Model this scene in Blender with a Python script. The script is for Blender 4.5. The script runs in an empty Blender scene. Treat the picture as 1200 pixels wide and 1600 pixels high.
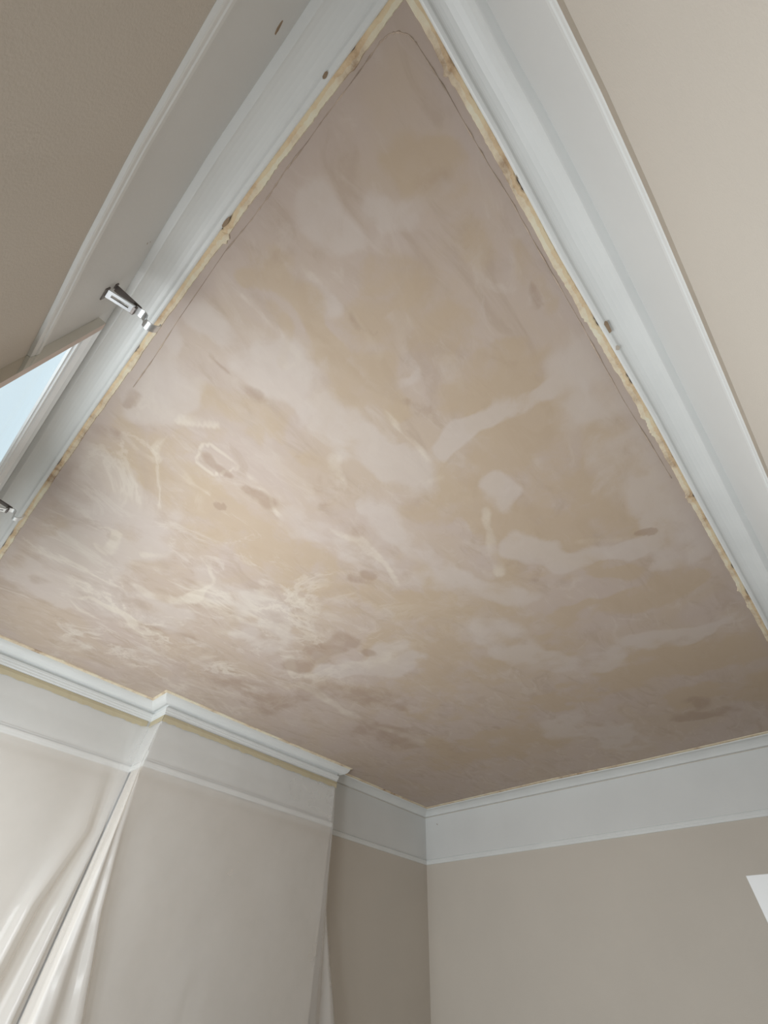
import bpy, bmesh, math, random
import numpy as np
from mathutils import Vector, Matrix
C = bpy.context.scene.collection
sc = bpy.context.scene
H = 1.2          # metres per plan unit (one unit = ceiling height above the lens)
ZC = 1.55        # lens height above the floor
def M3(x, y, z): return Vector((x * H, y * H, ZC + z * H))

# ---------------------------------------------------------------- camera, world, lights, exposure
cd = bpy.data.cameras.new('camera'); cam = bpy.data.objects.new('camera', cd); C.objects.link(cam)
R_ = Vector((0.672641, -0.738804, 0.041509)); U_ = Vector((-0.582615, -0.494188, 0.645242)); F_ = Vector((0.456194, 0.458200, 0.762849))
cam.matrix_world = Matrix(((R_.x, U_.x, -F_.x, 0), (R_.y, U_.y, -F_.y, 0), (R_.z, U_.z, -F_.z, ZC), (0, 0, 0, 1)))
cd.sensor_fit = 'VERTICAL'; cd.sensor_height = 32.0; cd.lens = 663.263 / 1600 * 32.0; cd.clip_start = 0.01
sc.camera = cam
w = bpy.data.worlds.new('overcast_sky'); sc.world = w; w.use_nodes = True
bg = w.node_tree.nodes['Background']; bg.inputs[0].default_value = (0.76, 0.89, 0.97, 1); bg.inputs[1].default_value = 1.05
def area(name, loc, target, sx, sy, power, col):
    l = bpy.data.lights.new(name, 'AREA'); l.shape = 'RECTANGLE'; l.size = sx; l.size_y = sy; l.energy = power; l.color = col
    o = bpy.data.objects.new(name, l); C.objects.link(o); o.location = loc
    o.rotation_euler = (Vector(target) - Vector(loc)).to_track_quat('-Z', 'Y').to_euler(); return o
# daylight through the tall window in the left wall (the part of it below the frame)
area('window_daylight', M3(-0.17, 0.98, -0.05), M3(1.0, 0.30, 0.10), 0.78, 1.2, 36, (0.93, 0.97, 1.0))
area('window_daylight', M3(-0.17, 1.80, -0.05), M3(1.1, 2.00, 0.10), 0.95, 1.2, 28, (0.93, 0.97, 1.0))
sc.view_settings.view_transform = 'Standard'; sc.view_settings.look = 'None'; sc.view_settings.gamma = 1
sc.view_settings.use_curve_mapping = False; sc.view_settings.exposure = -0.05
sc.cycles.max_bounces = 10; sc.cycles.diffuse_bounces = 6; sc.cycles.transparent_max_bounces = 12
sc.cycles.sample_clamp_indirect = 4.0

# ---------------------------------------------------------------- baked plaster marks, in ceiling plan units
TAN = [(((-0.014,0.043),(0.019,-0.02),(0.072,-0.037)),0.0409,0.8),(((0.118,0.013),(0.177,0.01)),0.046,0.7),(((-0.059,0.35),(0.017,0.293),(0.106,0.308),(0.212,0.343)),0.0357,1),(((0.021,0.385),(0.081,0.401),(0.11,0.447)),0.022,0.9),(((0.221,0.18),(0.346,0.168),(0.465,0.178)),0.1203,0.7),(((0.186,0.349),(0.318,0.346),(0.415,0.343)),0.0493,0.8),(((0.293,0.323),(0.3,0.419)),0.0749,0.8),(((0.38,0.084),(0.481,0.061)),0.0522,0.8),(((0.525,0.161),(0.71,0.12),(0.919,0.074),(1.095,0.094)),0.1545,0.9),(((0.695,0.336),(0.919,0.345),(1.085,0.28)),0.1596,0.9),(((0.748,0.385),(0.895,0.462)),0.0509,1),(((1.439,0.389),(1.505,0.247),(1.496,0.085),(1.492,0.011)),0.0849,1),(((2.0,0.829),(1.971,0.471),(1.981,0.206),(2.036,-0.015)),0.1425,1),(((1.178,0.986),(1.199,0.684),(1.477,0.686)),0.2355,0.8),(((1.235,0.22),(1.362,0.142)),0.065,1),(((0.814,0.651),(1.031,0.708),(1.136,0.699)),0.0626,0.9),(((-0.024,0.749),(0.079,0.7),(0.205,0.642)),0.0537,0.6),(((-0.127,1.057),(0.01,1.064),(0.19,1.041),(0.452,0.99),(0.78,0.957),(1.061,0.855)),0.0978,0.9),(((1.415,1.185),(1.832,1.278)),0.2233,0.6),(((2.232,1.577),(2.335,1.129)),0.2275,0.8),(((2.379,0.229),(2.405,0.004)),0.139,0.9),(((-0.088,0.98),(-0.008,0.951),(0.076,0.853),(0.195,0.716)),0.0505,0.7),(((-0.133,0.711),(-0.027,0.713)),0.0325,0.6),(((-0.128,0.3),(-0.04,0.268)),0.0238,0.5),(((0.07,0.656),(0.254,0.647),(0.395,0.616)),0.0265,0.6),(((0.792,1.186),(0.951,0.99)),0.0645,0.5),(((0.108,0.155),(0.209,0.134)),0.0516,0.5),(((0.247,-0.035),(0.344,-0.036)),0.0374,0.6),(((1.375,0.126),(1.26,0.165)),0.0516,0.6)]
PALE = [(((0.064,0.487),(0.19,0.492),(0.382,0.499),(0.574,0.477)),0.0678,1),(((0.55,0.32),(0.559,0.183),(0.578,0.048),(0.584,-0.033)),0.0405,1),(((0.555,0.346),(0.562,0.255)),0.0337,1.3),(((0.528,0.643),(0.754,0.629),(0.961,0.627),(1.177,0.53)),0.077,0.8),(((0.993,0.344),(1.154,0.293),(1.202,0.14),(1.21,0.042)),0.0536,1),(((1.749,0.272),(1.804,0.1),(1.799,-0.055)),0.0687,0.9),(((0.007,0.062),(0.069,0.052)),0.0284,0.8),(((-0.061,0.166),(0.0,0.159)),0.0338,0.9),(((0.761,0.001),(1.0,-0.021),(1.33,-0.013)),0.1016,0.8),(((0.541,-0.054),(0.723,-0.066)),0.078,0.8),(((2.242,0.854),(2.692,0.642)),0.1306,0.8),(((1.284,0.712),(1.689,0.658),(1.806,0.427)),0.0917,0.9),(((0.725,0.301),(0.797,0.271)),0.0459,1.1),(((-0.076,0.493),(-0.005,0.52),(0.072,0.549),(0.225,0.533)),0.0375,1),(((0.042,1.215),(0.019,1.506),(0.168,1.53),(0.028,1.699)),0.188,1.1),(((-0.038,1.834),(0.187,1.737),(0.43,1.632)),0.1145,0.8),(((0.51,1.343),(0.728,1.265),(0.807,1.45)),0.1127,0.9),(((1.154,1.382),(1.204,1.19),(1.182,1.096)),0.0995,1.6),(((-0.078,0.852),(-0.016,0.701)),0.0589,1.1),(((0.035,0.272),(0.097,0.278)),0.0213,0.9),(((0.305,0.334),(0.322,0.265)),0.0225,0.8),(((0.202,0.201),(0.332,0.254)),0.0237,0.6),(((0.079,-0.032),(0.07,0.021)),0.0213,0.6),(((0.404,0.83),(0.551,0.782)),0.052,0.8),(((0.667,0.78),(0.846,0.765)),0.0586,0.6),(((-0.11,0.756),(-0.092,0.663),(-0.087,0.612)),0.0315,0.8),(((0.207,0.348),(0.318,0.346)),0.016,0.8),(((0.23,-0.17),(0.157,-0.145),(0.061,-0.14)),0.018,0.5)]
STREAK = [(((-0.086,0.988),(-0.037,1.01),(0.031,0.988),(-0.003,0.957),(0.018,0.867)),0.0099,0.9),(((0.11,0.882),(0.111,0.813),(0.155,0.8),(0.229,0.785),(0.173,0.896),(0.115,0.89)),0.0101,1),(((0.231,0.789),(0.313,0.808),(0.407,0.859)),0.0109,0.8),(((0.06,1.355),(0.097,1.32),(0.127,1.368),(0.125,1.438),(0.085,1.451)),0.0157,1),(((0.176,1.531),(0.329,1.582),(0.448,1.506),(0.445,1.369),(0.429,1.292),(0.343,1.222),(0.262,1.299),(0.212,1.359)),0.0204,1),(((0.151,1.799),(0.179,1.741),(0.252,1.784),(0.311,1.766),(0.435,1.853),(0.468,1.775)),0.017,1),(((0.015,0.808),(0.055,0.763),(0.1,0.743)),0.0055,0.8),(((0.016,0.786),(0.062,0.734),(0.099,0.729)),0.0055,0.5),(((0.328,0.346),(0.428,0.37),(0.539,0.385)),0.0072,0.8),(((0.784,0.37),(0.912,0.441),(1.039,0.481)),0.0194,0.7),(((0.382,0.567),(0.48,0.612)),0.0164,0.8),(((0.638,0.731),(0.745,0.735),(0.886,0.81)),0.0106,0.7),(((0.568,0.448),(0.603,0.394)),0.0122,0.6),(((0.616,1.184),(0.738,1.113),(0.784,1.196)),0.0374,0.7),(((0.814,1.315),(0.997,1.555),(1.155,1.627),(1.593,1.658),(1.975,1.591)),0.0308,0.7),(((1.155,1.627),(1.063,1.368),(1.026,1.236)),0.0237,0.8),(((1.162,1.328),(1.221,1.168)),0.0544,0.7),(((0.038,0.946),(0.13,0.978),(0.195,0.976)),0.0171,0.6),(((0.248,0.787),(0.357,0.713),(0.418,0.696)),0.0148,0.6),(((0.206,1.432),(0.291,1.382),(0.378,1.225)),0.0225,0.5),(((0.559,1.167),(0.582,1.084)),0.0144,0.9),(((0.551,0.782),(0.635,0.748),(0.695,0.747)),0.0149,0.6),(((0.058,1.718),(-0.019,1.756)),0.0237,0.5),(((-0.036,0.428),(0.056,0.429),(0.135,0.429),(0.12,0.471)),0.0105,0.5),(((0.031,0.268),(0.126,0.247),(0.246,0.28)),0.0097,0.4),(((0.064,0.186),(0.242,0.198)),0.008,0.3),(((0.613,1.406),(0.763,1.394),(0.801,1.275)),0.0204,0.6),(((1.178,0.986),(1.174,0.882)),0.0171,0.4),(((0.497,1.549),(0.657,1.562),(0.837,1.489)),0.0354,0.5),(((0.322,-0.049),(0.391,-0.07),(0.319,-0.08)),0.0076,0.3),(((0.311,0.141),(0.385,0.123),(0.417,0.182)),0.0121,0.4),(((1.097,0.22),(1.174,0.128)),0.0192,0.4)]
STAIN = [(((0.117,0.845),(0.152,0.857),(0.182,0.846)),0.0305,1),(((0.277,0.842),(0.329,0.847)),0.0287,1),(((0.239,0.991),(0.253,0.976)),0.0138,1.2),(((-0.122,1.005),(-0.089,0.997)),0.0288,1.1),(((-0.114,0.826),(-0.11,0.889)),0.0175,0.9),(((0.088,1.386),(0.107,1.378)),0.0261,0.7),(((1.14,1.188),(1.165,1.173)),0.0299,0.8),(((1.018,1.512),(1.003,1.344),(1.003,1.205)),0.0603,1.1),(((-0.01,1.817),(0.009,1.805)),0.0394,0.6),(((0.781,0.844),(0.801,0.831)),0.0223,0.8),(((2.074,1.142),(2.088,1.136)),0.0302,0.9),(((0.85,1.959),(0.946,1.937)),0.112,0.7),(((1.17,1.975),(1.204,1.708),(1.241,1.607)),0.0931,0.7),(((1.219,1.584),(1.398,1.455),(1.606,1.346)),0.0812,0.7),(((1.756,1.703),(1.925,1.615)),0.1206,0.7),(((1.176,0.048),(1.188,0.033)),0.0115,1.2),(((2.393,0.261),(2.541,0.395),(2.595,0.154)),0.0524,0.8),(((-0.044,0.582),(0.001,0.582)),0.014,1),(((0.04,0.586),(0.095,0.58)),0.0132,0.7),(((0.47,1.757),(0.596,1.713)),0.0584,0.6),(((0.008,-0.014),(0.057,-0.034)),0.0354,0.5),(((0.116,0.277),(0.174,0.274)),0.0113,0.6),(((0.359,-0.035),(0.398,-0.02)),0.008,0.8),(((0.425,0.078),(0.488,0.101)),0.0246,0.4),(((-0.107,0.351),(-0.059,0.264)),0.0146,0.6),(((0.365,0.344),(0.422,0.306)),0.0172,0.5),(((0.322,0.265),(0.303,0.311)),0.0128,0.5),(((1.046,0.423),(1.086,0.326),(1.143,0.407)),0.0312,0.6),(((1.473,0.511),(1.446,0.444)),0.0447,0.4),(((1.721,1.195),(1.779,1.011)),0.0448,0.5),(((1.913,1.424),(2.275,1.517)),0.1002,0.4),(((0.805,0.983),(0.938,0.943)),0.0183,0.5),(((0.75,0.909),(0.856,0.835)),0.0143,0.6),(((0.354,0.681),(0.495,0.722)),0.0435,0.4),(((0.452,0.734),(0.578,0.75)),0.0373,0.5),(((0.298,1.221),(0.306,1.364)),0.033,0.5),(((-0.025,0.848),(-0.062,0.92)),0.0148,0.4),(((0.264,0.605),(0.29,0.721)),0.0157,0.4),(((0.444,1.224),(0.38,1.356)),0.0404,0.3),(((-0.174,0.907),(-0.138,1.236)),0.0193,0.5),(((1.84,0.159),(1.976,0.06)),0.0494,0.4)]
RIDGE = [(-0.1214,0.8077),(-0.1229,0.6987),(-0.1287,0.5832),(-0.1339,0.3791),(-0.1299,0.2916),(-0.1299,0.2401),(-0.1327,0.1861),(-0.1313,0.1208),(-0.1322,0.0807),(-0.131,0.0152),(-0.1316,-0.0568),(-0.1288,-0.072),(-0.1207,-0.0838),(-0.1077,-0.0939),(-0.0896,-0.0973),(-0.012,-0.1),(0.045,-0.0987),(0.1111,-0.0983),(0.1802,-0.1009),(0.2791,-0.0984),(0.4619,-0.0976),(0.5719,-0.0952),(0.7128,-0.0928),(0.956,-0.0963),(1.0413,-0.0967)]

# ---------------------------------------------------------------- helpers
def tag(o, label=None, cat=None, kind=None, group=None):
    if label: o['label'] = label
    if cat: o['category'] = cat
    if kind: o['kind'] = kind
    if group: o['group'] = group
    return o
def mesh(name, verts, faces, mats, parent=None, smooth=False, fm=None):
    me = bpy.data.meshes.new(name); me.from_pydata([tuple(v) for v in verts], [], faces)
    for m in (mats if isinstance(mats, (list, tuple)) else [mats]): me.materials.append(m)
    if fm: me.polygons.foreach_set('material_index', fm)
    if smooth: me.polygons.foreach_set('use_smooth', [True] * len(me.polygons))
    me.update()
    o = bpy.data.objects.new(name, me); C.objects.link(o)
    if parent: o.parent = parent
    return o
def empty(name, loc, parent=None):
    o = bpy.data.objects.new(name, None); C.objects.link(o); o.location = loc; o.empty_display_size = 0.05
    return o
def under(o, root):           # parent without moving
    o.parent = root; o.matrix_parent_inverse = Matrix.Translation(-root.location); return o
def box(lo, hi):
    x0, y0, z0 = lo; x1, y1, z1 = hi
    v = [(x0,y0,z0),(x1,y0,z0),(x1,y1,z0),(x0,y1,z0),(x0,y0,z1),(x1,y0,z1),(x1,y1,z1),(x0,y1,z1)]
    return v, [(0,3,2,1),(4,5,6,7),(0,1,5,4),(1,2,6,5),(2,3,7,6),(3,0,4,7)]
def boxes(name, lst, mats, parent=None, bevel=0.0):
    V, Fc = [], []
    for lo, hi in lst:
        v, f = box(lo, hi); n = len(V); V += [M3(*p) for p in v]; Fc += [tuple(i + n for i in q) for q in f]
    o = mesh(name, V, Fc, mats, parent)
    if bevel:
        b = o.modifiers.new('bevel', 'BEVEL'); b.width = bevel; b.segments = 2; b.limit_method = 'ANGLE'
    return o
def interp(tab, t):
    if t <= tab[0][0]: return tab[0][1]
    for (a, va), (b, vb) in zip(tab, tab[1:]):
        if t <= b: return va + (vb - va) * (t - a) / (b - a)
    return tab[-1][1]

# ---------------------------------------------------------------- materials
def mat(name, col, rough=0.6, spec=0.4, var=0.03, scale=6.0, bump=0.0, bscale=200.0, metal=0.0, coat=0.0):
    m = bpy.data.materials.new(name); m.use_nodes = True; nt = m.node_tree; N = nt.nodes; L = nt.links
    b = N['Principled BSDF']; b.inputs['Roughness'].default_value = rough; b.inputs['Metallic'].default_value = metal
    b.inputs['Specular IOR Level'].default_value = spec; b.inputs['Coat Weight'].default_value = coat
    tc = N.new('ShaderNodeTexCoord'); n = N.new('ShaderNodeTexNoise'); n.inputs['Scale'].default_value = scale; n.inputs['Detail'].default_value = 5
    r = N.new('ShaderNodeValToRGB'); L.new(tc.outputs['Object'], n.inputs['Vector']); L.new(n.outputs['Fac'], r.inputs['Fac'])
    r.color_ramp.elements[0].position = 0.3; r.color_ramp.elements[1].position = 0.7
    r.color_ramp.elements[0].color = tuple(c * (1 - var) for c in col) + (1,)
    r.color_ramp.elements[1].color = tuple(min(1, c * (1 + var)) for c in col) + (1,)
    L.new(r.outputs['Color'], b.inputs['Base Color'])
    if bump:
        n2 = N.new('ShaderNodeTexNoise'); n2.inputs['Scale'].default_value = bscale; n2.inputs['Detail'].default_value = 3
        bp = N.new('ShaderNodeBump'); bp.inputs['Strength'].default_value = bump; bp.inputs['Distance'].default_value = 0.002
        L.new(tc.outputs['Object'], n2.inputs['Vector']); L.new(n2.outputs['Fac'], bp.inputs['Height']); L.new(bp.outputs['Normal'], b.inputs['Normal'])
    return m
WALL = mat('beige_emulsion', (0.560, 0.512, 0.452), 0.75, 0.25, 0.02, 2.5, 0.25, 260)
WHITE = mat('white_gloss_paint', (0.70, 0.71, 0.70), 0.42, 0.45, 0.03, 5, 0.15, 60)
FRIEZE = mat('white_frieze_paint', (0.66, 0.665, 0.655), 0.55, 0.35, 0.025, 3, 0.2, 90)
SHADE = mat('taupe_paint_and_shade', (0.52, 0.46, 0.39), 0.7, 0.2, 0.05, 10)  # rail underside: overlapping wall paint, darkened to paint in the shade there
CHIP = mat('bare_plaster_chip', (0.30, 0.22, 0.15), 0.9, 0.1, 0.15, 60)
FLOORM = mat('grey_dust_sheet', (0.27, 0.255, 0.235), 0.9, 0.1, 0.06, 3, 0.3, 40)
DOORW = mat('white_cupboard_lacquer', (0.80, 0.81, 0.82), 0.35, 0.5, 0.01, 3)
CHROME = mat('zinc_plated_steel', (0.78, 0.80, 0.82), 0.30, 0.5, 0.05, 40, metal=1.0)
DARKM = mat('dark_steel', (0.16, 0.14, 0.13), 0.4, 0.5, 0.1, 40, metal=0.8)
SIDE = mat('polished_side_board', (0.78, 0.76, 0.70), 0.07, 0.5, 0.02, 10, metal=0.9)
EDGE = mat('bare_pinkish_edge', (0.60, 0.51, 0.46), 0.6, 0.3, 0.05, 20)
UPVC = mat('white_window_frame', (0.82, 0.85, 0.87), 0.18, 0.6, 0.01, 6)
OUTS = mat('outside_ground', (0.45, 0.45, 0.42), 0.9, 0.1, 0.1, 0.5)

def mat_cream(name='exposed_cream_plaster', t=1.0, u=1.0):          # exposed old plaster edge: cream with brown filler patches
    m = bpy.data.materials.new(name); m.use_nodes = True; N = m.node_tree.nodes; L = m.node_tree.links
    b = N['Principled BSDF']; b.inputs['Roughness'].default_value = 0.85; b.inputs['Specular IOR Level'].default_value = 0.2
    tc = N.new('ShaderNodeTexCoord'); n = N.new('ShaderNodeTexNoise'); n.inputs['Scale'].default_value = 9; n.inputs['Detail'].default_value = 8; n.inputs['Roughness'].default_value = 0.7
    r = N.new('ShaderNodeValToRGB'); e = r.color_ramp.elements
    e[0].position = 0.34; e[0].color = (0.40, 0.29, 0.20, 1); e[1].position = 0.72; e[1].color = (0.74, 0.70, 0.58, 1)
    q = e.new(0.42); q.color = (0.60, 0.49, 0.36, 1); q = e.new(0.50); q.color = (0.70, 0.60, 0.45, 1); q = e.new(0.58); q.color = (0.72, 0.66, 0.51, 1)
    for q in e: q.color = (q.color[0] * t, q.color[1] * u, q.color[2] * u * u, 1)
    bp = N.new('ShaderNodeBump'); bp.inputs['Strength'].default_value = 0.6; bp.inputs['Distance'].default_value = 0.003
    L.new(tc.outputs['Object'], n.inputs['Vector']); L.new(n.outputs['Fac'], r.inputs['Fac']); L.new(r.outputs['Color'], b.inputs['Base Color'])
    L.new(n.outputs['Fac'], bp.inputs['Height']); L.new(bp.outputs['Normal'], b.inputs['Normal'])
    return m
CREAM = mat_cream(); PEACH = mat_cream('peach_undercoat', 0.97, 0.88)

def mat_ceiling():
    m = bpy.data.materials.new('fresh_skim_plaster'); m.use_nodes = True; N = m.node_tree.nodes; L = m.node_tree.links
    b = N['Principled BSDF']; b.inputs['Roughness'].default_value = 0.62; b.inputs['Specular IOR Level'].default_value = 0.3
    tc = N.new('ShaderNodeTexCoord')
    def noise(scale, det, dist=0.0, rough=0.55, stretch=None):
        n = N.new('ShaderNodeTexNoise'); n.inputs['Scale'].default_value = scale; n.inputs['Detail'].default_value = det
        n.inputs['Distortion'].default_value = dist; n.inputs['Roughness'].default_value = rough
        if stretch:
            mp = N.new('ShaderNodeMapping'); mp.inputs['Rotation'].default_value = (0, 0, stretch[0]); mp.inputs['Scale'].default_value = stretch[1]
            L.new(tc.outputs['Object'], mp.inputs['Vector']); L.new(mp.outputs['Vector'], n.inputs['Vector'])
        else: L.new(tc.outputs['Object'], n.inputs['Vector'])
        return n.outputs['Fac']
    def math_(op, a, c, d=None, clamp=False):
        k = N.new('ShaderNodeMath'); k.operation = op; k.use_clamp = clamp
        for i, v in enumerate((a, c) if d is None else (a, c, d)):
            if isinstance(v, (int, float)): k.inputs[i].default_value = v
            else: L.new(v, k.inputs[i])
        return k.outputs[0]
    def step(v, lo, hi):
        k = N.new('ShaderNodeMapRange'); k.interpolation_type = 'SMOOTHSTEP'; k.inputs['From Min'].default_value = lo; k.inputs['From Max'].default_value = hi
        L.new(v, k.inputs['Value']); return k.outputs['Result']
    def mix(f, a, c):
        k = N.new('ShaderNodeMix'); k.data_type = 'RGBA'
        if isinstance(f, (int, float)): k.inputs[0].default_value = f
        else: L.new(f, k.inputs[0])
        for i, v in ((6, a), (7, c)):
            if isinstance(v, tuple): k.inputs[i].default_value = v + (1,)
            else: L.new(v, k.inputs[i])
        return k.outputs[2]
    at = N.new('ShaderNodeAttribute'); at.attribute_name = 'marks'; sp = N.new('ShaderNodeSeparateColor'); L.new(at.outputs['Color'], sp.inputs[0])
    at2 = N.new('ShaderNodeAttribute'); at2.attribute_name = 'stains'; sp2 = N.new('ShaderNodeSeparateColor'); L.new(at2.outputs['Color'], sp2.inputs[0])
    nb = noise(2.6, 5, 0.9); nm = noise(6.5, 7, 1.0, 0.62); nf = noise(24, 6, 0.7, 0.62)
    ns = noise(4.2, 7, 1.3, 0.6, (0.75, (1, 2.4, 1))); ns2 = noise(6.0, 7, 1.5, 0.62, (2.2, (1, 2.2, 1))); nt = noise(1.9, 6, 1.5, 0.62); nk = noise(3.0, 3); nv = noise(3.1, 8, 1.8, 0.68, (0.5, (1, 1.8, 1)))
    base = mix(step(nb, 0.36, 0.64), (0.492, 0.402, 0.350), (0.488, 0.392, 0.314))
    base = mix(math_('MULTIPLY', step(ns, 0.48, 0.68), 0.50), base, (0.405, 0.312, 0.243))
    base = mix(math_('MULTIPLY', step(ns2, 0.50, 0.72), 0.55), base, (0.555, 0.478, 0.418))
    rag = math_('ADD', math_('MULTIPLY', math_('SUBTRACT', nm, 0.5), 1.2), math_('MULTIPLY', math_('SUBTRACT', nf, 0.5), 0.5))
    tan = step(math_('ADD', sp.outputs[0], rag), 0.25, 0.85)
    pal = step(math_('ADD', sp.outputs[1], rag), 0.25, 0.90)
    stk = step(math_('ADD', sp.outputs[2], math_('MULTIPLY', rag, 0.8)), 0.25, 0.95)
    sta = step(math_('ADD', sp2.outputs[0], math_('MULTIPLY', rag, 0.8)), 0.25, 0.85)
    c = mix(math_('MULTIPLY', tan, 0.72), base, (0.470, 0.362, 0.256))
    c = mix(math_('MULTIPLY', pal, 0.68), c, (0.555, 0.482, 0.436))
    # lively veins of lime in the half of the ceiling by the window and breast
    vein = math_('SUBTRACT', 1.0, step(math_('ABSOLUTE', math_('SUBTRACT', nt, 0.5), 0.0), 0.0, 0.05))
    c = mix(math_('MULTIPLY', math_('MULTIPLY', math_('MULTIPLY', vein, step(nk, 0.45, 0.62)), sp2.outputs[1]), 0.55), c, (0.68, 0.615, 0.53))
    c = mix(math_('MULTIPLY', math_('MULTIPLY', step(nt, 0.54, 0.66), sp2.outputs[1]), 0.55), c, (0.425, 0.335, 0.278))
    c = mix(math_('MULTIPLY', math_('MULTIPLY', step(nv, 0.54, 0.64), sp2.outputs[1]), 0.50), c, (0.615, 0.550, 0.485))
    c = mix(math_('MULTIPLY', stk, 0.46), c, (0.68, 0.615, 0.52))
    c = mix(math_('MULTIPLY', sta, 0.55), c, (0.345, 0.245, 0.180))
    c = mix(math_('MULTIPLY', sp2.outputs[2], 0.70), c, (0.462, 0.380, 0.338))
    L.new(c, b.inputs['Base Color'])
    bp = N.new('ShaderNodeBump'); bp.inputs['Strength'].default_value = 0.35; bp.inputs['Distance'].default_value = 0.003
    L.new(math_('ADD', nm, math_('MULTIPLY', ns, 0.8)), bp.inputs['Height']); L.new(bp.outputs['Normal'], b.inputs['Normal'])
    return m
CEIL = mat_ceiling()

def mat_plastic(name, col, clear, rough):
    m = bpy.data.materials.new(name); m.use_nodes = True; N = m.node_tree.nodes; L = m.node_tree.links
    b = N['Principled BSDF']; b.inputs['Base Color'].default_value = col + (1,); b.inputs['Roughness'].default_value = rough
    b.inputs['Specular IOR Level'].default_value = 0.7
    tr = N.new('ShaderNodeBsdfTransparent'); tr.inputs[0].default_value = (0.99, 0.98, 0.965, 1)
    tc = N.new('ShaderNodeTexCoord'); n = N.new('ShaderNodeTexNoise'); n.inputs['Scale'].default_value = 2.4; n.inputs['Detail'].default_value = 4
    mr = N.new('ShaderNodeMapRange'); mr.inputs['From Min'].default_value = 0.1; mr.inputs['From Max'].default_value = 0.9
    mr.inputs['To Min'].default_value = clear + 0.06; mr.inputs['To Max'].default_value = clear - 0.06
    bp = N.new('ShaderNodeBump'); bp.inputs['Strength'].default_value = 0.03; bp.inputs['Distance'].default_value = 0.01
    n2 = N.new('ShaderNodeTexNoise'); n2.inputs['Scale'].default_value = 5.0; n2.inputs['Detail'].default_value = 2
    mx = N.new('ShaderNodeMixShader')
    L.new(tc.outputs['Object'], n.inputs['Vector']); L.new(n.outputs['Fac'], mr.inputs['Value']); L.new(mr.outputs['Result'], mx.inputs[0])
    L.new(tc.outputs['Object'], n2.inputs['Vector']); L.new(n2.outputs['Fac'], bp.inputs['Height']); L.new(bp.outputs['Normal'], b.inputs['Normal'])
    L.new(b.outputs[0], mx.inputs[1]); L.new(tr.outputs[0], mx.inputs[2]); L.new(mx.outputs[0], N['Material Output'].inputs[0])
    return m
POLY = mat_plastic('clear_polythene', (0.85, 0.84, 0.83), 0.68, 0.10)
TAPE = mat_plastic('olive_masking_tape', (0.60, 0.525, 0.36), 0.20, 0.6)
def mat_glass():
    m = bpy.data.materials.new('window_glass'); m.use_nodes = True; N = m.node_tree.nodes; L = m.node_tree.links
    tr = N.new('ShaderNodeBsdfTransparent'); tr.inputs[0].default_value = (0.96, 0.98, 0.98, 1)
    g = N.new('ShaderNodeBsdfGlossy'); g.inputs['Roughness'].default_value = 0.02
    mx = N.new('ShaderNodeMixShader'); mx.inputs[0].default_value = 0.06
    L.new(tr.outputs[0], mx.inputs[1]); L.new(g.outputs[0], mx.inputs[2]); L.new(mx.outputs[0], N['Material Output'].inputs[0])
    return m
GLASS = mat_glass()

# ---------------------------------------------------------------- plan of the room (units of H); gentle bows as in an old house
def wl(y): return interp([(-0.21,-0.2262),(0.06,-0.2300),(0.25,-0.2350),(0.42,-0.2345),(0.52,-0.2320),(0.64,-0.2310),(3,-0.2310)], y)    # left wall x(y)
def el(y): return interp([(-0.11,-0.1395),(0.25,-0.1450),(0.60,-0.1472),(1.0,-0.1455),(1.4,-0.1400),(1.8,-0.1320),(2.4,-0.125)], y)      # ceiling line x(y)
def wf(x): return interp([(-0.23,-0.1960),(0.0,-0.1975),(0.11,-0.2025),(0.25,-0.2052),(0.4,-0.2058),(3.1,-0.2058)], x)                   # front wall y(x)
def ef(x): return interp([(-0.14,-0.1140),(0.09,-0.1125),(0.33,-0.1062),(0.55,-0.1085),(0.8,-0.1110),(1.1,-0.1060),(1.77,-0.1005),(2.1,-0.0945),(3,-0.085)], x)
XR = 3.010; YB = 2.3735; YL = 2.424; YC = 2.282; YC2 = 2.265; X0 = 0.824; X1 = 1.982
ER = lambda y: interp([(-0.1,2.918),(0.1,2.9185),(0.4,2.924),(0.74,2.928),(1.27,2.905),(2.0,2.918),(2.3,2.922)], y)
FLZ = -ZC / H

def lin(a, b, n): return [a + (b - a) * i / n for i in range(n + 1)]
def sweep(stations, prof, closed_top=False):
    """stations: (wall point, ceiling-line point) in plan; prof: (share of the projection, drop, jitter class)"""
    V, Fc = [], []
    for k, (W, E) in enumerate(stations):
        for s, z in (prof(k) if callable(prof) else prof):
            V.append(M3(W[0] + (E[0] - W[0]) * s, W[1] + (E[1] - W[1]) * s, z))
    m = len(V) // len(stations)
    for k in range(len(stations) - 1):
        for j in range(m - 1):
            Fc.append((k * m + j, k * m + j + 1, (k + 1) * m + j + 1, (k + 1) * m + j))
    return V, Fc

# smooth pseudo-random ragged edge, mostly low with a few bites
def rag(seed, n, step):
    rnd = random.Random(seed); a = [rnd.gauss(0, 1) for _ in range(n + 8)]; b = [rnd.gauss(0, 1) for _ in range(n // 5 + 8)]
    out = []
    for i in range(n):
        lo = b[i // 5] + (b[i // 5 + 1] - b[i // 5]) * (i % 5) / 5
        out.append(0.30 * a[i] + 0.55 * lo + (1.5 * abs(a[i]) if b[i // 5] > 1.55 else 0))
    return out

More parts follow.
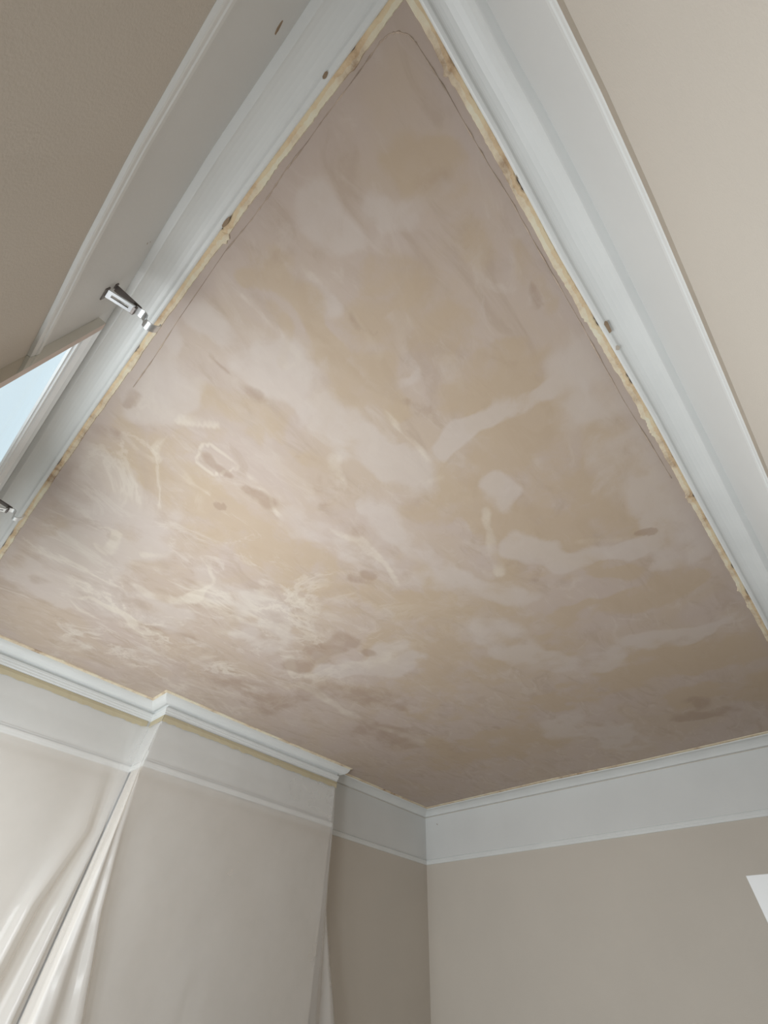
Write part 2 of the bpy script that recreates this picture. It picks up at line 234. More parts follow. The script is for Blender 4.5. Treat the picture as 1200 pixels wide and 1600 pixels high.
def small_cornice(name, label, st, seed, mid):
    P = 0.0904; n = len(st); r1 = rag(seed, n, 1); r2 = rag(seed + 1, n, 1)
    root = empty(name, M3(*mid, 1)); tag(root, label, 'cornice', 'structure')
    def pe(k):
        f = 0.0 if k in (0, n - 1) else 1.0
        a = 1.0 + 0.015 * r1[k] * f; b = 0.822 + 0.028 * max(-1.2, min(1.6, r2[k])) * f
        return [(a, 1.0002), (a - 0.008, 0.9970), ((a + b) / 2 + .012 * r2[k] * f, 0.9955 + 0.0006 * r2[k] * f), (b + 0.02, 0.9950), (b - 0.012, 0.9965)]
    V, Fc = sweep(st, pe); under(mesh('plaster_edge', V, Fc, [CREAM, PEACH], fm=[0, 0, 1, 1] * (n - 1)), root)
    pr = [(0.0756,.0040),(0.0752,.0060),(0.0738,.0080),(0.0715,.0092),(0.0685,.0096),(0.0660,.0096),(0.0640,.0086),(0.0620,.0074),(0.0595,.0068),(0.0565,.0068),(0.052,.0074),(0.045,.0092),(0.037,.0130),(0.029,.0180),(0.022,.0240),(0.0165,.0305),(0.0145,.0340),(0.0120,.0345),(0.0070,.0348),(0.0040,.0350),(0.0,.0350)]
    V, Fc = sweep(st, [(p / P, 1 - d) for p, d in pr]); under(mesh('cove', V, Fc, WHITE, smooth=False), root)
    return root
def big_cornice(name, label, st, seed, mid):
    P = 0.070; n = len(st); r1 = rag(seed, n, 1); r2 = rag(seed + 1, n, 1)
    root = empty(name, M3(*mid, 1)); tag(root, label, 'cornice', 'structure')
    def pe(k):
        f = 0.0 if st[k][2] else 1.0
        a = 1.0 + 0.022 * r1[k] * f; b = 0.83 + 0.02 * r2[k] * f
        return [(a, 1.0002), (a - 0.01, .9970), ((a + b) / 2, .9945), (b + 0.02, .9925), (b, .9935)]
    s2 = [(a, b) for a, b, c in st]
    V, Fc = sweep(s2, pe); under(mesh('plaster_edge', V, Fc, CREAM), root)
    pr = [(.060,.0070),(.0585,.012),(.056,.018),(.052,.024),(.046,.0300),(.038,.0350),(.030,.0375),(.0235,.0380),(.0190,.0365),(.0120,.0345),(.0080,.0350),
          (.0060,.0360),(.0060,.0475),(.0135,.0480),(.0130,.0570),(.0112,.0580),(.0106,.0670),(.0080,.0685),(.0074,.0770),(.0045,.0785),(.0040,.0820),(.0,.0830)]
    V, Fc = sweep(s2, [(p / P, 1 - d) for p, d in pr]); under(mesh('moulding', V, Fc, WHITE), root)
    return root

cWF_w = (wl(-0.2), wf(-0.22)); cWF_e = (el(-0.11), ef(-0.14))
def st_left():
    s = [(cWF_w, cWF_e)] + [((wl(y), y), (el(y), y)) for y in lin(-0.10, 2.30, 420)] + [((wl(2.4), YL), (el(2.35), YL - 0.09))]; return s
def st_front():
    return [(cWF_w, cWF_e)] + [((x, wf(x)), (x, ef(x))) for x in lin(-0.12, 2.90, 520)] + [((XR, wf(3)), (ER(-.1), ef(3)))]
def st_right():
    return [((XR, wf(3)), (ER(-.1), ef(3)))] + [((XR, y), (ER(y), y)) for y in lin(-0.05, 2.25, 190)] + [((XR, YB), (ER(2.3), 2.2835))]
def st_alcove():
    return [((XR, YB), (ER(2.3), 2.2835))] + [((x, YB), (x, 2.2835)) for x in lin(2.90, 2.06, 70)] + [((1.984, YB), (1.984, 2.2835))]
small_cornice('trim_1', 'white coved cornice over the window wall, ragged cream plaster edge, two metal clips hooked over it', st_left(), 3, (-0.2, 1.1))
small_cornice('trim_2', 'white coved cornice along the top right wall with chipped cream edge and brown filler', st_front(), 11, (1.4, -0.17))
small_cornice('trim_3', 'thin white cornice on the far right wall above the plain white frieze', st_right(), 21, (2.98, 1.1))
small_cornice('trim_4', 'short thin white cornice in the shallow alcove between the sheeted wall and far corner', st_alcove(), 31, (2.5, 2.33))
def st_breast():
    P = 0.070; s = []
    s.append(((wl(2.4), YL), (wl(2.4), YL - P), True))
    for x in lin(-0.15, 0.74, 75): s.append(((x, YL), (x, YL - P), False))
    s.append(((X0, YL), (X0 - P, YL - P), True))
    for y in lin(YL - .07, YC + 0.01, 6)[1:-1]: s.append(((X0, y), (X0 - P, y - P), False))
    s.append(((X0, YC), (X0 - P, YC - P), True))
    for x in lin(0.84, 1.97, 90):
        yc = YC + (YC2 - YC) * (x - X0) / (X1 - X0) + 0.004 * math.sin(math.pi * (x - X0) / (X1 - X0)); s.append(((x, yc), (x, yc - P), False))
    s.append(((X1, YC2), (X1 + P, YC2 - P), True)); s.append(((X1, YB), (X1 + P, YB), True)); return s
big_cornice('trim_5', 'heavy white moulded cornice above the polythene sheet, stepping forward round the chimney breast', st_breast(), 41, (1.0, 2.3))

# ---------------------------------------------------------------- picture rails
RAILP = [(0.0,.7180),(.0046,.7180),(.0048,.7145),(.0008,.7140),(.0008,.7105),(.0070,.7095),(.0078,.7070),(.0076,.6995),(.0062,.6975),(.0060,.6900),(.0048,.6868)]
def rail(name, label, st):
    V, Fc = [], []
    st2 = [(W, (W[0] + d[0], W[1] + d[1])) for W, d in st]
    V, Fc = sweep(st2, RAILP); n = len(V); nf = len(Fc)
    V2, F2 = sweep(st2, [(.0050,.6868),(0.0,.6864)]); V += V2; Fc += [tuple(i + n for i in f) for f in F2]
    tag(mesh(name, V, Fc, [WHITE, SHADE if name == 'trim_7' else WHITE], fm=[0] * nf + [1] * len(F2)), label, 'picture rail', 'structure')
    return
# d is the unit step into the room; at an inner corner it is the diagonal
rail('trim_6', 'white picture rail high on the window wall, ending at the window', [(cWF_w, (1, 1))] + [((wl(y), y), (1, 0)) for y in lin(-0.15, 0.6365, 30)] + [((wl(.6365), .6366), (0, 0))])
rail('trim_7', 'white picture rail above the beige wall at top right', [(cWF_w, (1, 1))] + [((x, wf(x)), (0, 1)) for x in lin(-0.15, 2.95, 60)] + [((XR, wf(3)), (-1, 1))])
rail('trim_8', 'narrow white picture rail across the far right wall', [((XR, wf(3)), (-1, 1)), ((XR, YB), (-1, -1))])
rail('trim_9', 'narrow white picture rail across the alcove beside the sheeted wall', [((XR, YB), (-1, -1)), ((X1, YB), (0, -1))])
rail('trim_10', 'picture rail showing as a soft ridge behind the polythene sheet', [((wl(2.4), YL), (0, -1)), ((X0, YL), (-1, -1)), ((X0, YC), (-1, -1)), ((X1, YC2), (1, -1)), ((X1, YB), (1, 0))])

# ---------------------------------------------------------------- walls, floor, ceiling
def strip(pts, z0, z1, off=None):
    V, Fc = [], []
    for (x, y) in pts: V += [M3(x, y, z0), M3(x, y, z1)]
    for i in range(len(pts) - 1): Fc.append((2 * i, 2 * i + 1, 2 * i + 3, 2 * i + 2))
    return V, Fc
def wall(name, label, pieces, outd, th=0.10):
    V, Fc = [], []
    for pts, z0, z1 in pieces:      # each piece: closed slab from the plan polyline outwards
        n = len(V); k = len(pts)
        for (x, y) in pts: V += [M3(x, y, z0), M3(x, y, z1)]
        for (x, y) in pts: V += [M3(x + outd[0] * th, y + outd[1] * th, z0), M3(x + outd[0] * th, y + outd[1] * th, z1)]
        for i in range(k - 1):
            a = n + 2 * i; b = n + 2 * k + 2 * i
            Fc += [(a, a + 1, a + 3, a + 2), (b, b + 2, b + 3, b + 1), (a + 1, b + 1, b + 3, a + 3), (a, a + 2, b + 2, b)]
        e = n + 2 * (k - 1); f = n + 2 * k; g = n + 2 * k + 2 * (k - 1)
        Fc += [(n, f, f + 1, n + 1), (e, e + 1, g + 1, g)]
    o = mesh(name, V, Fc, WALL); tag(o, label, 'wall', 'structure')
    bm = bmesh.new(); bm.from_mesh(o.data); bmesh.ops.recalc_face_normals(bm, faces=bm.faces); bm.to_mesh(o.data); bm.free()
    return o
def frieze(parent, st, z0=.7180, z1=.9660, p=0.0010):
    V, Fc = sweep([(W, (W[0] + d[0], W[1] + d[1])) for W, d in st], [(0, z0), (p, z0), (p, z1), (0, z1)])
    return mesh('frieze', V, Fc, FRIEZE, parent)
WB, WT = -0.55, 0.896; WY0, WY1 = 0.650, 2.22
pl = [(wl(y), y) for y in [-0.33] + lin(-0.20, WY0, 24)]
wL = wall('wall_left', 'beige window wall at the upper left with white frieze above its picture rail', [
    (pl, FLZ, 1.0), ([(wl(1), WY0), (wl(1), WY1)], FLZ, WB), ([(wl(1), WY1), (wl(1), 2.53)], FLZ, 1.0)], (-1, 0))
boxes('window_lintel', [((-.2450, WY0, WT), (-.2311, WY1, 1.0))], WALL, wL)
frieze(wL, [(cWF_w, (1, 1))] + [((wl(y), y), (1, 0)) for y in lin(-0.18, 0.6368, 30)])
boxes('frieze', [((-.2308, .634, .903), (-.2300, YL, .9645))], FRIEZE, wL)
wF = wall('wall_front', 'beige wall at the upper right under a white picture rail', [([(x, wf(x)) for x in lin(-0.33, 3.11, 70)], FLZ, 1.0)], (0, -1))
frieze(wF, [(cWF_w, (1, 1))] + [((x, wf(x)), (0, 1)) for x in lin(-0.15, 2.95, 60)] + [((XR, wf(3)), (-1, 1))])
wR = wall('wall_right', 'beige far wall at the lower right below the white frieze', [([(XR, -0.206), (XR, 2.47)], FLZ, 1.0)], (1, 0))
frieze(wR, [((XR, wf(3)), (-1, 1)), ((XR, YB), (-1, -1))], z1=.9612)
wB = wall('wall_back', 'beige back wall with shallow chimney breast, partly under a polythene sheet', [
    ([(-0.33, YL), (X0, YL)], FLZ, 1.0), ([(X1, YB), (XR, YB)], FLZ, 1.0),
    ([(X0, YL), (X0, YC), ((X0 + X1) / 2, (YC + YC2) / 2 + .004), (X1, YC2), (X1, YL)], FLZ, 1.0)], (0, 1), 0.12)
frieze(wB, [((XR, YB), (-1, -1)), ((X1, YB), (0, -1))], z1=.9612)
frieze(wB, [((wl(2.4), YL), (0, -1)), ((X0, YL), (-1, -1)), ((X0, YC), (-1, -1)), (((X0 + X1) / 2, (YC + YC2) / 2 + .004), (0, -1)), ((X1, YC2), (1, -1)), ((X1, YB), (1, 0))], z1=.917)
tag(boxes('floor', [((-0.33, -0.31, FLZ - .05), (XR + .1, 2.54, FLZ))], FLOORM), 'floor covered by a pale grey dust sheet, below the view', 'floor', 'structure')
tag(boxes('ground', [((-14, -8, FLZ - .6), (-0.9, 10, FLZ - .5))], OUTS), 'pale ground outside the window, below the view', 'ground', 'structure')

# ceiling: grid with the marks of the skim coat stored as colour layers
def ceiling():
    nx, ny = 330, 270; xs = np.linspace(-0.246, XR + .1, nx); ys = np.linspace(-0.31, 2.54, ny)
    X, Y = np.meshgrid(xs, ys, indexing='ij'); X = X.ravel(); Y = Y.ravel()
    def vn(sx, sy, seed, X=X, Y=Y):
        r = np.random.RandomState(seed); g = r.uniform(-1, 1, (257, 257)); u = (X + 5) * sx; v = (Y + 5) * sy
        iu = np.floor(u).astype(int); iv = np.floor(v).astype(int); fu = u - iu; fv = v - iv; fu = fu * fu * (3 - 2 * fu); fv = fv * fv * (3 - 2 * fv)
        a = g[iu % 256, iv % 256]; b = g[(iu + 1) % 256, iv % 256]; c = g[iu % 256, (iv + 1) % 256]; d = g[(iu + 1) % 256, (iv + 1) % 256]
        return (a * (1 - fu) + b * fu) * (1 - fv) + (c * (1 - fu) + d * fu) * fv
    def layer(lst, warp, soft, seed):
        XX = X + warp * (vn(3, 3, seed) + .5 * vn(8, 8, seed + 1) + .45 * vn(19, 19, seed + 2)); YY = Y + warp * (vn(3, 3, seed + 3) + .5 * vn(8, 8, seed + 4) + .45 * vn(19, 19, seed + 5))
        wid = 1 + .45 * vn(6, 6, seed + 6) + .3 * vn(16, 16, seed + 7); am = .85 + .4 * vn(9, 9, seed + 8) + .25 * vn(22, 22, seed + 9)
        out = np.zeros_like(X)
        for pts, wd, amp in lst:
            wd = max(wd, .0115); pts = list(pts)
            for _ in range(3):
                if len(pts) > 2: pts = [pts[0]] + [(a[0] * q + b[0] * (1 - q), a[1] * q + b[1] * (1 - q)) for a, b in zip(pts, pts[1:]) for q in (.75, .25)] + [pts[-1]]
            d = np.full_like(X, 9.0)
            for (ax, ay), (bx, by) in zip(pts, pts[1:]):
                ux, uy = bx - ax, by - ay; l2 = ux * ux + uy * uy + 1e-9
                t = np.clip(((XX - ax) * ux + (YY - ay) * uy) / l2, 0, 1)
                d = np.minimum(d, np.hypot(XX - ax - t * ux, YY - ay - t * uy))
            q = np.clip((1.0 + soft / 2 - d / (wd * wid)) / soft, 0, 1); out = np.maximum(out, amp * q * q * (3 - 2 * q))
        return out * am
    T, P_, S, D = layer(TAN, .045, 1.0, 10), layer(PALE, .035, 1.0, 30), layer(STREAK, .026, 1.3, 50), layer(STAIN, .026, 1.3, 70)
    pale = np.clip(1.35 * np.exp(-(((X - 0.35) / 0.95) ** 2 + ((Y - 1.65) / 0.75) ** 2)), 0, 1)
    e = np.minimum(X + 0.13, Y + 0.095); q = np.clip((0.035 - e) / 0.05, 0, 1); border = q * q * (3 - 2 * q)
    V = np.stack([X * H, Y * H, np.full_like(X, ZC + H)], 1)
    i, j = np.meshgrid(np.arange(nx - 1), np.arange(ny - 1), indexing='ij'); a = (i * ny + j).ravel()
    Fc = np.stack([a, a + 1, a + ny + 1, a + ny], 1)
    me = bpy.data.meshes.new('ceiling'); nv = len(V); nf = len(Fc)
    me.vertices.add(nv); me.vertices.foreach_set('co', V.ravel()); me.loops.add(nf * 4); me.loops.foreach_set('vertex_index', Fc.ravel().astype('i4'))
    me.polygons.add(nf); me.polygons.foreach_set('loop_start', np.arange(0, nf * 4, 4, dtype='i4')); me.update(calc_edges=True)
    for nm, c in (('marks', (T, P_, S)), ('stains', (D, pale, border))):
        at = me.color_attributes.new(nm, 'FLOAT_COLOR', 'POINT'); at.data.foreach_set('color', np.stack([*c, np.ones_like(X)], 1).ravel().astype('f4'))
    me.materials.append(CEIL); me.validate()
    o = bpy.data.objects.new('ceiling', me); C.objects.link(o); return tag(o, 'freshly skimmed pinkish tan plaster ceiling with cloudy drying patches', 'ceiling', 'structure')
cl = ceiling()
boxes('ceiling_slab', [((-0.246, -0.31, 1.004), (XR + .1, 2.54, 1.06))], SHADE, cl)
def tube(pts, r, name, m, parent=None, n=6):
    V, Fc = [], []
    for k, p in enumerate(pts):
        t = (pts[min(k + 1, len(pts) - 1)] - pts[max(k - 1, 0)]).normalized(); a = t.cross(Vector((0, 0, 1)));
        if a.length < 1e-3: a = t.cross(Vector((0, 1, 0)))
        a.normalize(); b = t.cross(a); rr = r(k) if callable(r) else r
        for i in range(n): th = 2 * math.pi * i / n; V.append(p + a * math.cos(th) * rr + b * math.sin(th) * rr)
    for k in range(len(pts) - 1):
        for i in range(n): Fc.append((k * n + i, k * n + (i + 1) % n, (k + 1) * n + (i + 1) % n, (k + 1) * n + i))
    return mesh(name, V, Fc, m, parent, smooth=True)
RM = mat('brown_trowel_ridge', (0.44, 0.35, 0.28), 0.8, 0.2, 0.3, 18)
rp = []
for (ax, ay), (bx, by) in zip(RIDGE, RIDGE[1:]):
    for k in range(6): rp.append(M3(ax + (bx - ax) * k / 6, ay + (by - ay) * k / 6, 1.0))
rr = random.Random(5); rs = [rr.random() for _ in rp]
tube(rp, lambda k: 0.0006 + 0.0014 * rs[k] ** 2, 'trowel_ridge', RM, cl)

# little bare chips in the paint
def chip(parent, c, u, v, a, b, seed, m=None):
    r = random.Random(seed); n = 9; u = Vector(u).normalized(); v = Vector(v).normalized(); nn = u.cross(v)
    V = []; 
    for i in range(n):
        t = 2 * math.pi * i / n; k = 0.75 + 0.4 * r.random(); V.append(c + u * a * k * math.cos(t) + v * b * k * math.sin(t) )
    V2 = [p + nn * 0.0006 for p in V] + [p - nn * 0.0006 for p in V]
    Fc = [tuple(range(n)), tuple(range(2 * n - 1, n - 1, -1))] + [(i, i + n, (i + 1) % n + n, (i + 1) % n) for i in range(n)]
    o = mesh('paint_chip', V2, Fc, m or CHIP, parent); return o
chip(wL, M3(-.2286, .0474, .9060), (0, 1, 0.15), (0, 0, 1), .0135, .0055, 1)
chip(wL, M3(-.2330, .4515, .9300), (0, 1, 0), (0, 0, 1), .003, .0018, 2)
chip(wL, M3(-.2330, .4500, .9396), (0, 1, 0), (0, 0, 1), .0025, .0014, 3)
chip(wR, M3(3.0085, 2.2644, .9106), (0, 1, 1), (0, 0, 1), .007, .004, 5)
t1, t2 = bpy.data.objects['trim_1'], bpy.data.objects['trim_2']
for root, (x, y, z), a, b, sd, m in ((t2, (.5750, -.1336, .9900), .009, .006, 7, SHADE), (t2, (.5160, -.1362, .9895), .022, .005, 8, CHIP), 
                                  (t1, (-.1646, .0366, .9895), .007, .004, 10, CHIP), (t1, (-.1600, .330, .9900), .016, .004, 11, CHIP), (t2, (.160, -.128, .9935), .008, .003, 12, CHIP)):
    under(chip(None, M3(x, y, z), (1, 0, 0) if root is t2 else (0, 1, 0), (0, 1, 0) if root is t2 else (1, 0, 0), a, b, sd, m), root)

# ---------------------------------------------------------------- window in the left wall
win = empty('window_1', M3(-0.231, 1.43, WB)); tag(win, 'bright window at the left edge in a white moulded frame', 'window', 'structure')
HP = [(-.2310,.9025),(-.2150,.9020),(-.2145,.9005),(-.2148,.8720),(-.2165,.8660),(-.2195,.8560),(-.2215,.8545),(-.2222,.8500),(-.2200,.8480),(-.2192,.8440),(-.2200,.8390),(-.2235,.8370),(-.2240,.8330),(-.2225,.8310),(-.2225,.8262),(-.2262,.8246),(-.2400,.8950)]
V, Fc = [], []
for y in (0.641, 2.24):
    V += [M3(x, y, z) for x, z in HP]
m_ = len(HP); Fc = [(j, j + 1, m_ + j + 1, m_ + j) for j in range(m_ - 1)]; Fc += [tuple(range(m_ - 1, -1, -1)), tuple(range(m_, 2 * m_))]
under(mesh('frame_head', V, Fc, UPVC), win)
def stile(y0, y1, name):
    v, f = box((-.2400, y0, WB - .03), (-.2145, y1, .9024)); return under(mesh(name, [M3(*p) for p in v], f, [SIDE, EDGE], fm=[0, 0, 0, 1, 0, 0]), win)
s1 = stile(.637, .655, 'side_board'); s1['label'] = 'narrow polished side board with pinkish edge'
stile(2.225, 2.243, 'side_board')
under(boxes('sill', [((-.26, .66, WB - .03), (-.17, 2.22, WB))], UPVC, bevel=.004), win)
under(boxes('meeting_rail', [((-.235, .656, .04), (-.222, 2.224, .075))], UPVC, bevel=.003), win)
gl = under(boxes('pane', [((-.2290, .655, WB), (-.2262, 2.225, .8245))], GLASS), win)

# ---------------------------------------------------------------- spring clips / brackets on the window wall
def ribbon(path, y0, y1, th, name, m):
    n = len(path); V = []
    for k, (x, z) in enumerate(path):
        a = path[max(k - 1, 0)]; b = path[min(k + 1, n - 1)]; dx, dz = b[0] - a[0], b[1] - a[1]; l = math.hypot(dx, dz) or 1
        ox, oz = -dz / l * th / 2, dx / l * th / 2
        V += [M3(x + ox, y0, z + oz), M3(x + ox, y1, z + oz), M3(x - ox, y1, z - oz), M3(x - ox, y0, z - oz)]
    Fc = [(0, 1, 2, 3), (4 * n - 1, 4 * n - 2, 4 * n - 3, 4 * n - 4)]
    for k in range(n - 1):
        for i in range(4): Fc.append((4 * k + i, 4 * k + 4 + i, 4 * k + 4 + (i + 1) % 4, 4 * k + (i + 1) % 4))
    return mesh(name, V, Fc, m)
def smooth_path(p, n=5):
    out = []
    for i in range(len(p) - 1):
        p0, p1, p2, p3 = p[max(i - 1, 0)], p[i], p[i + 1], p[min(i + 2, len(p) - 1)]
        for k in range(n):
            t = k / n; out.append(tuple(0.5 * (2 * b + (c - a) * t + (2 * a - 5 * b + 4 * c - d) * t * t + (3 * b - a - 3 * c + d) * t ** 3) for a, b, c, d in zip(p0, p1, p2, p3)))
    return out + [p[-1]]
def bracket():
    root = empty('spring_bracket', M3(-0.2325, .554, .872))
    tag(root, 'upper metal spring bracket on the frieze, with its whole slotted arm in view', 'bracket')
    y0, y1 = .545, .563; parts = []
    # two wall feet, slotted lower arm made of two bars and two bridges, upper strap, clamp block, clip
    parts.append(boxes('wall_foot', [((-.2335, .541, .852), (-.2285, .569, .868))], DARKM, bevel=.0015))
    parts.append(boxes('wall_foot', [((-.2335, .541, .888), (-.2285, .552, .899))], DARKM, bevel=.0015))
    V, Fc = [], []
    def slab(x0, za, x1, zb, ya, yb, t=.0022):
        n = len(V)
        for (x, z) in ((x0, za), (x1, zb)):
            for y in (ya, yb):
                for s in (-t, t): V.append(M3(x, y, z + s))
        Fc.extend(tuple(n + i for i in q) for q in ((0,2,3,1),(4,5,7,6),(0,1,5,4),(2,6,7,3),(1,3,7,5),(0,4,6,2)))
    zz = lambda x: .8640 + (x + .2290) * (.8790 - .8640) / (.2290 - .1850)
    a, b, c, d = -.2285, -.2215, -.1915, -.1840
    slab(a, zz(a), b, zz(b), y0, y1); slab(c, zz(c), d, zz(d), y0, y1)
    slab(b, zz(b), c, zz(c), y0, y0 + .0060); slab(b, zz(b), c, zz(c), y1 - .0060, y1)
    parts.append(mesh('slotted_arm', V, Fc, CHROME))
    parts.append(ribbon([(-.2290, .8935), (-.2100, .8920), (-.1900, .8905), (-.1760, .8890)], y0 - .001, y1 - .005, .003, 'upper_strap', DARKM))
    parts.append(boxes('clamp_block', [((-.1905, y0 + .001, .8765), (-.1800, y1 + .0015, .8880))], DARKM, bevel=.0015))
    parts.append(ribbon(smooth_path([(-.1830,.8845),(-.1740,.8880),(-.1670,.8885),(-.1610,.8850),(-.1580,.8770),(-.1555,.8705),(-.1490,.8680),(-.1410,.8705),(-.1350,.8770),(-.1325,.8850),(-.1345,.8905)]), y0, y1, .0022, 'spring_clip', CHROME))
    for q in parts: under(q, root)
    return root
b1 = bracket()
b2 = b1.copy(); C.objects.link(b2); b2['label'] = 'lower metal spring bracket at the left edge, over the window head'
for ch in list(b1.children):
    q = ch.copy(); C.objects.link(q); q.parent = b2; q.matrix_parent_inverse = ch.matrix_parent_inverse.copy()
for b in (b1, b2): b['group'] = 'metal spring brackets over the cornice'
b2.location = M3(-0.2145, .554 + .805, .882); b2.scale = (.80, 1, 1)

# ---------------------------------------------------------------- tape and polythene sheet over the back wall
def tape(name, label, pts, seed):
    r = random.Random(seed); V, Fc = [], []; n = len(pts)
    for k, (x, y) in enumerate(pts):
        lo = .8855 + .0035 * r.uniform(-1, 1)
        V += [M3(x, y, .9165), M3(x, y - .0012 - .0012 * r.random(), .904), M3(x, y + .001 * r.random(), lo)]
    for k in range(n - 1):
        for j in range(2): Fc.append((3*k+j, 3*k+j+1, 3*k+3+j+1, 3*k+3+j))
    o = mesh(name, V, Fc, TAPE); s = o.modifiers.new('thickness', 'SOLIDIFY'); s.thickness = 0.0004
    return tag(o, label, 'tape')
tape('masking_tape', 'yellowish masking tape under the cornice left of the corner step', [(x, YL - .0050) for x in lin(-.20, .806, 60)] , 1)
tape('masking_tape', 'short yellowish masking tape on the narrow side of the corner step', [(X0 - .0070, y) for y in lin(YL - .006, YC - .006, 6)], 2)
tape('masking_tape', 'long yellowish masking tape under the cornice on the chimney breast', [(x, YC - .0100 + (YC2 - YC) * (x - X0) / (X1 - X0) + 0.004 * math.sin(math.pi * (x - X0) / (X1 - X0))) for x in lin(X0 - .006, X1 + .004, 70)], 3)

ZR = [.900, .870, .74, .722, .700, .680, .60, .44, .31, .20, .10, -.06, -.45, FLZ + .02]
# columns: for the heights  .90 | .70 | .44 | .20 | -.06 | floor  an (x, y)
COL = [
 [(-.215,2.4200),(-.215,2.404),(-.215,2.405),(-.215,2.405),(-.215,2.40),(-.215,2.38)],
 [(.05,2.4200),(.05,2.405),(.05,2.408),(.05,2.404),(.05,2.40),(.05,2.36)],
 [(.28,2.4200),(.27,2.404),(.26,2.406),(.25,2.400),(.24,2.39),(.22,2.35)],
 [(.46,2.4200),(.44,2.405),(.43,2.404),(.42,2.395),(.42,2.385),(.38,2.34)],
 [(.58,2.4200),(.57,2.404),(.56,2.398),(.55,2.390),(.54,2.380),(.48,2.33)],
 [(.64,2.4200),(.645,2.402),(.655,2.392),(.635,2.380),(.620,2.372),(.56,2.32)],
 [(.68,2.4200),(.69,2.398),(.735,2.366),(.665,2.335),(.655,2.325),(.62,2.28)],
 [(.70,2.4200),(.71,2.396),(.748,2.368),(.690,2.345),(.675,2.335),(.64,2.28)],
 [(.73,2.4200),(.735,2.393),(.765,2.380),(.712,2.374),(.700,2.368),(.68,2.33)],
 [(.76,2.4200),(.76,2.386),(.782,2.374),(.752,2.370),(.728,2.366),(.71,2.33)],
 [(.785,2.4200),(.775,2.372),(.797,2.348),(.778,2.322),(.770,2.310),(.76,2.26)],
 [(.800,2.410),(.785,2.352),(.803,2.352),(.786,2.340),(.782,2.336),(.78,2.31)],
 [(.812,2.395),(.793,2.333),(.810,2.345),(.802,2.345),(.800,2.340),(.81,2.31)],
 [(.8190,2.340),(.803,2.300),(.808,2.290),(.808,2.280),(.812,2.260),(.82,2.22)],
 [(.8190,2.310),(.805,2.282),(.813,2.258),(.830,2.246),(.855,2.240),(.88,2.19)],
 [(.8195,2.290),(.808,2.268),(.822,2.262),(.852,2.262),(.895,2.262),(.93,2.25)],
 [(.8165,2.275),(.808,2.266),(.838,2.255),(.880,2.240),(.955,2.228),(1.03,2.17)],
 [(.835,2.2745),(.835,2.2635),(.855,2.262),(.895,2.255),(.975,2.250),(1.05,2.21)],
 [(.88,2.2745),(.885,2.2640),(.895,2.268),(.93,2.266),(1.00,2.262),(1.09,2.23)],
 [(.98,2.2750),(.99,2.2655),(1.01,2.268),(1.04,2.262),(1.08,2.258),(1.14,2.23)],
 [(1.12,2.2750),(1.13,2.2660),(1.15,2.269),(1.17,2.265),(1.20,2.262),(1.24,2.23)],
 [(1.27,2.2745),(1.28,2.2650),(1.29,2.267),(1.30,2.264),(1.325,2.260),(1.36,2.22)],
 [(1.29,2.2745),(1.30,2.2650),(1.31,2.268),(1.325,2.266),(1.35,2.264),(1.39,2.24)],
 [(1.45,2.2735),(1.46,2.2630),(1.47,2.268),(1.48,2.264),(1.50,2.262),(1.54,2.23)],
 [(1.65,2.2700),(1.66,2.2590),(1.67,2.266),(1.68,2.262),(1.70,2.258),(1.72,2.23)],
 [(1.82,2.2660),(1.83,2.2545),(1.84,2.262),(1.85,2.258),(1.86,2.254),(1.88,2.22)],
 [(1.94,2.2610),(1.945,2.2510),(1.95,2.256),(1.96,2.252),(1.97,2.250),(2.00,2.21)],
 [(1.980,2.2585),(1.988,2.2490),(1.998,2.252),(2.010,2.250),(2.018,2.250),(2.05,2.20)],
 [(1.9868,2.2650),(1.997,2.2600),(2.004,2.266),(2.030,2.270),(2.060,2.275),(2.08,2.25)],
 [(1.9870,2.2760),(1.997,2.2750),(2.004,2.285),(2.062,2.265),(2.150,2.262),(2.22,2.20)],
 [(1.9870,2.3000),(1.996,2.2950),(2.000,2.310),(2.055,2.285),(2.135,2.290),(2.20,2.25)],
 [(1.9860,2.3300),(1.993,2.3250),(1.996,2.335),(2.020,2.335),(2.060,2.340),(2.10,2.32)],
]
HS = [.889, .70, .44, .20, -.06, FLZ + .02]
for ci in range(13, len(COL)):
    for hi, off in enumerate((.0040, .0150, .0125, .0125, .0125, .0125)):
        x, y = COL[ci][hi]
        if x < 1.985: COL[ci][hi] = (x, min(y, YC + (YC2 - YC) * (x - X0) / (X1 - X0) - off))
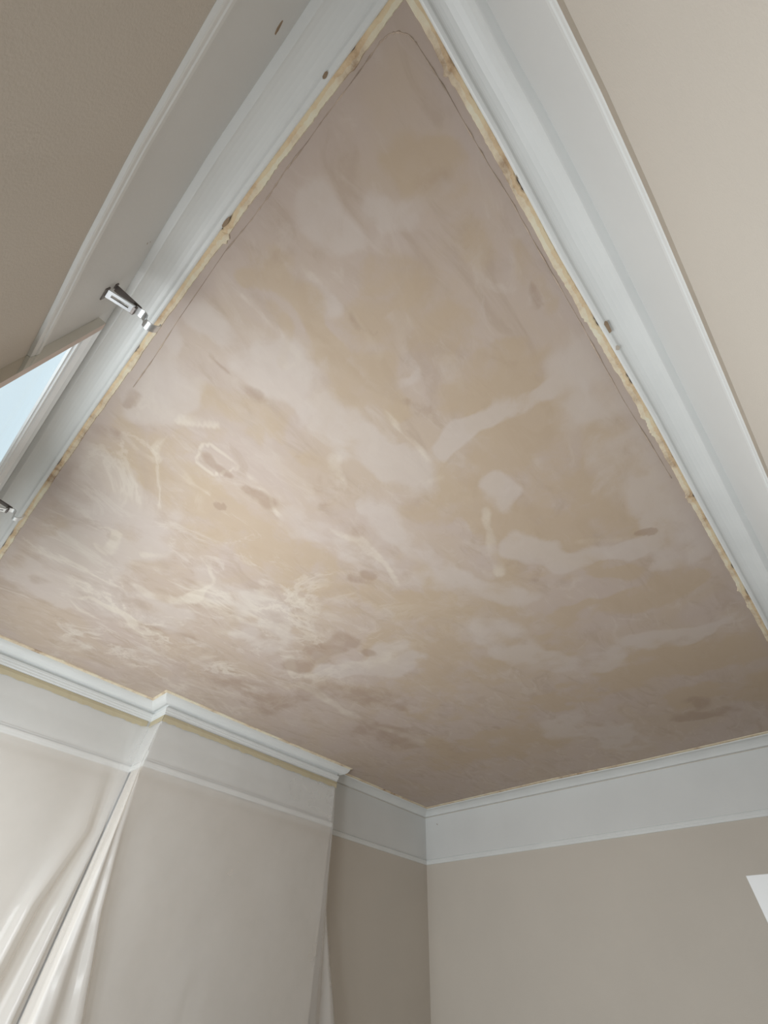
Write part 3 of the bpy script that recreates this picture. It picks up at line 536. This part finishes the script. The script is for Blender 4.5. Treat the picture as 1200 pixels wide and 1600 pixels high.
def sheet():
    rows = sorted(set(lin(.889, .62, 28) + lin(.60, -.10, 50) + lin(-.14, FLZ + .02, 18)), reverse=True)
    V, Fc = [], []; rnd = random.Random(9); ph = [rnd.uniform(0, 6.28) for _ in range(12)]
    cols = []
    for c in range(len(COL) - 1):
        sub = 3
        for k in range(sub): cols.append((c, k / sub))
    cols.append((len(COL) - 2, 1.0))
    def at(c, z):
        for i in range(len(HS) - 1):
            if z >= HS[i + 1] - 1e-6:
                t = (HS[i] - z) / (HS[i] - HS[i + 1]); a, b = COL[c][i], COL[c][i + 1]
                if i >= 1: t2 = t
                else: t2 = t
                return a[0] + (b[0] - a[0]) * t2, a[1] + (b[1] - a[1]) * t2
        return COL[c][-1]
    for z in rows:
        for c, k in cols:
            a, b = at(c, z), at(c + 1, z); x = a[0] + (b[0] - a[0]) * k; y = a[1] + (b[1] - a[1]) * k
            band = max(0, 1 - abs(z - .815) / .075)                 # sucked back against the frieze between tape and rail
            back = .0050 * band * (1 if x < 1.98 else 0)
            if 0.72 < c / len(COL) < 2 or c < 8: pass
            under_rail = max(0, 1 - abs(z - .655) / .03) * .004
            wr = .0012 * math.sin(19 * x + 11 * z + ph[0]) * math.sin(7 * z + ph[1]) + .0008 * math.sin(47 * x - 23 * z + ph[2])
            V.append(M3(x, y + (back + under_rail if c not in (9,10,11,12,13,14,15) else 0) + wr * min(1, (.9 - z) * 20), z))
    m = len(cols)
    for i in range(len(rows) - 1):
        for j in range(m - 1): Fc.append((i * m + j, i * m + j + 1, (i + 1) * m + j + 1, (i + 1) * m + j))
    o = mesh('polythene_sheet', V, Fc, POLY, smooth=True)
    return tag(o, 'clear polythene dust sheet taped under the cornice and hanging in folds over the back wall', 'plastic sheet')
sheet()

# ---------------------------------------------------------------- tall white cupboard whose corner shows at the right edge
wx, wy, wz = 2.49, .411, .400
cup = empty('tall_cupboard', M3(wx, wy, FLZ)); tag(cup, 'tall white cupboard whose bright top corner shows at the right edge', 'cupboard')
under(boxes('side_panel', [((wx, -.180, FLZ + .001), (wx + .02, wy, wz))], DOORW, bevel=.002), cup)
under(boxes('side_panel', [((wx + .46, -.180, FLZ + .001), (wx + .48, wy, wz))], DOORW, bevel=.002), cup)
under(boxes('top_panel', [((wx + .02, -.180, wz - .02), (wx + .46, wy - .02, wz))], DOORW, bevel=.002), cup)
under(boxes('back_panel', [((wx + .02, -.190, FLZ + .03), (wx + .46, -.181, wz - .02))], DOORW), cup)
for k in range(2):
    d = under(boxes('door', [((wx + .022 + .219 * k, wy - .018, FLZ + .03), (wx + .239 + .219 * k, wy, wz - .022))], DOORW, bevel=.002), cup)
    h = boxes('knob', [((wx + .215 + .035 * k, wy, -.35), (wx + .225 + .035 * k, wy + .015, -.30))], CHROME, bevel=.003); under(h, cup); 
    h.parent = d; h.matrix_parent_inverse = Matrix.Translation(-cup.location) @ Matrix.Identity(4)
cup.rotation_euler.z = 0
bpy.context.view_layer.update()
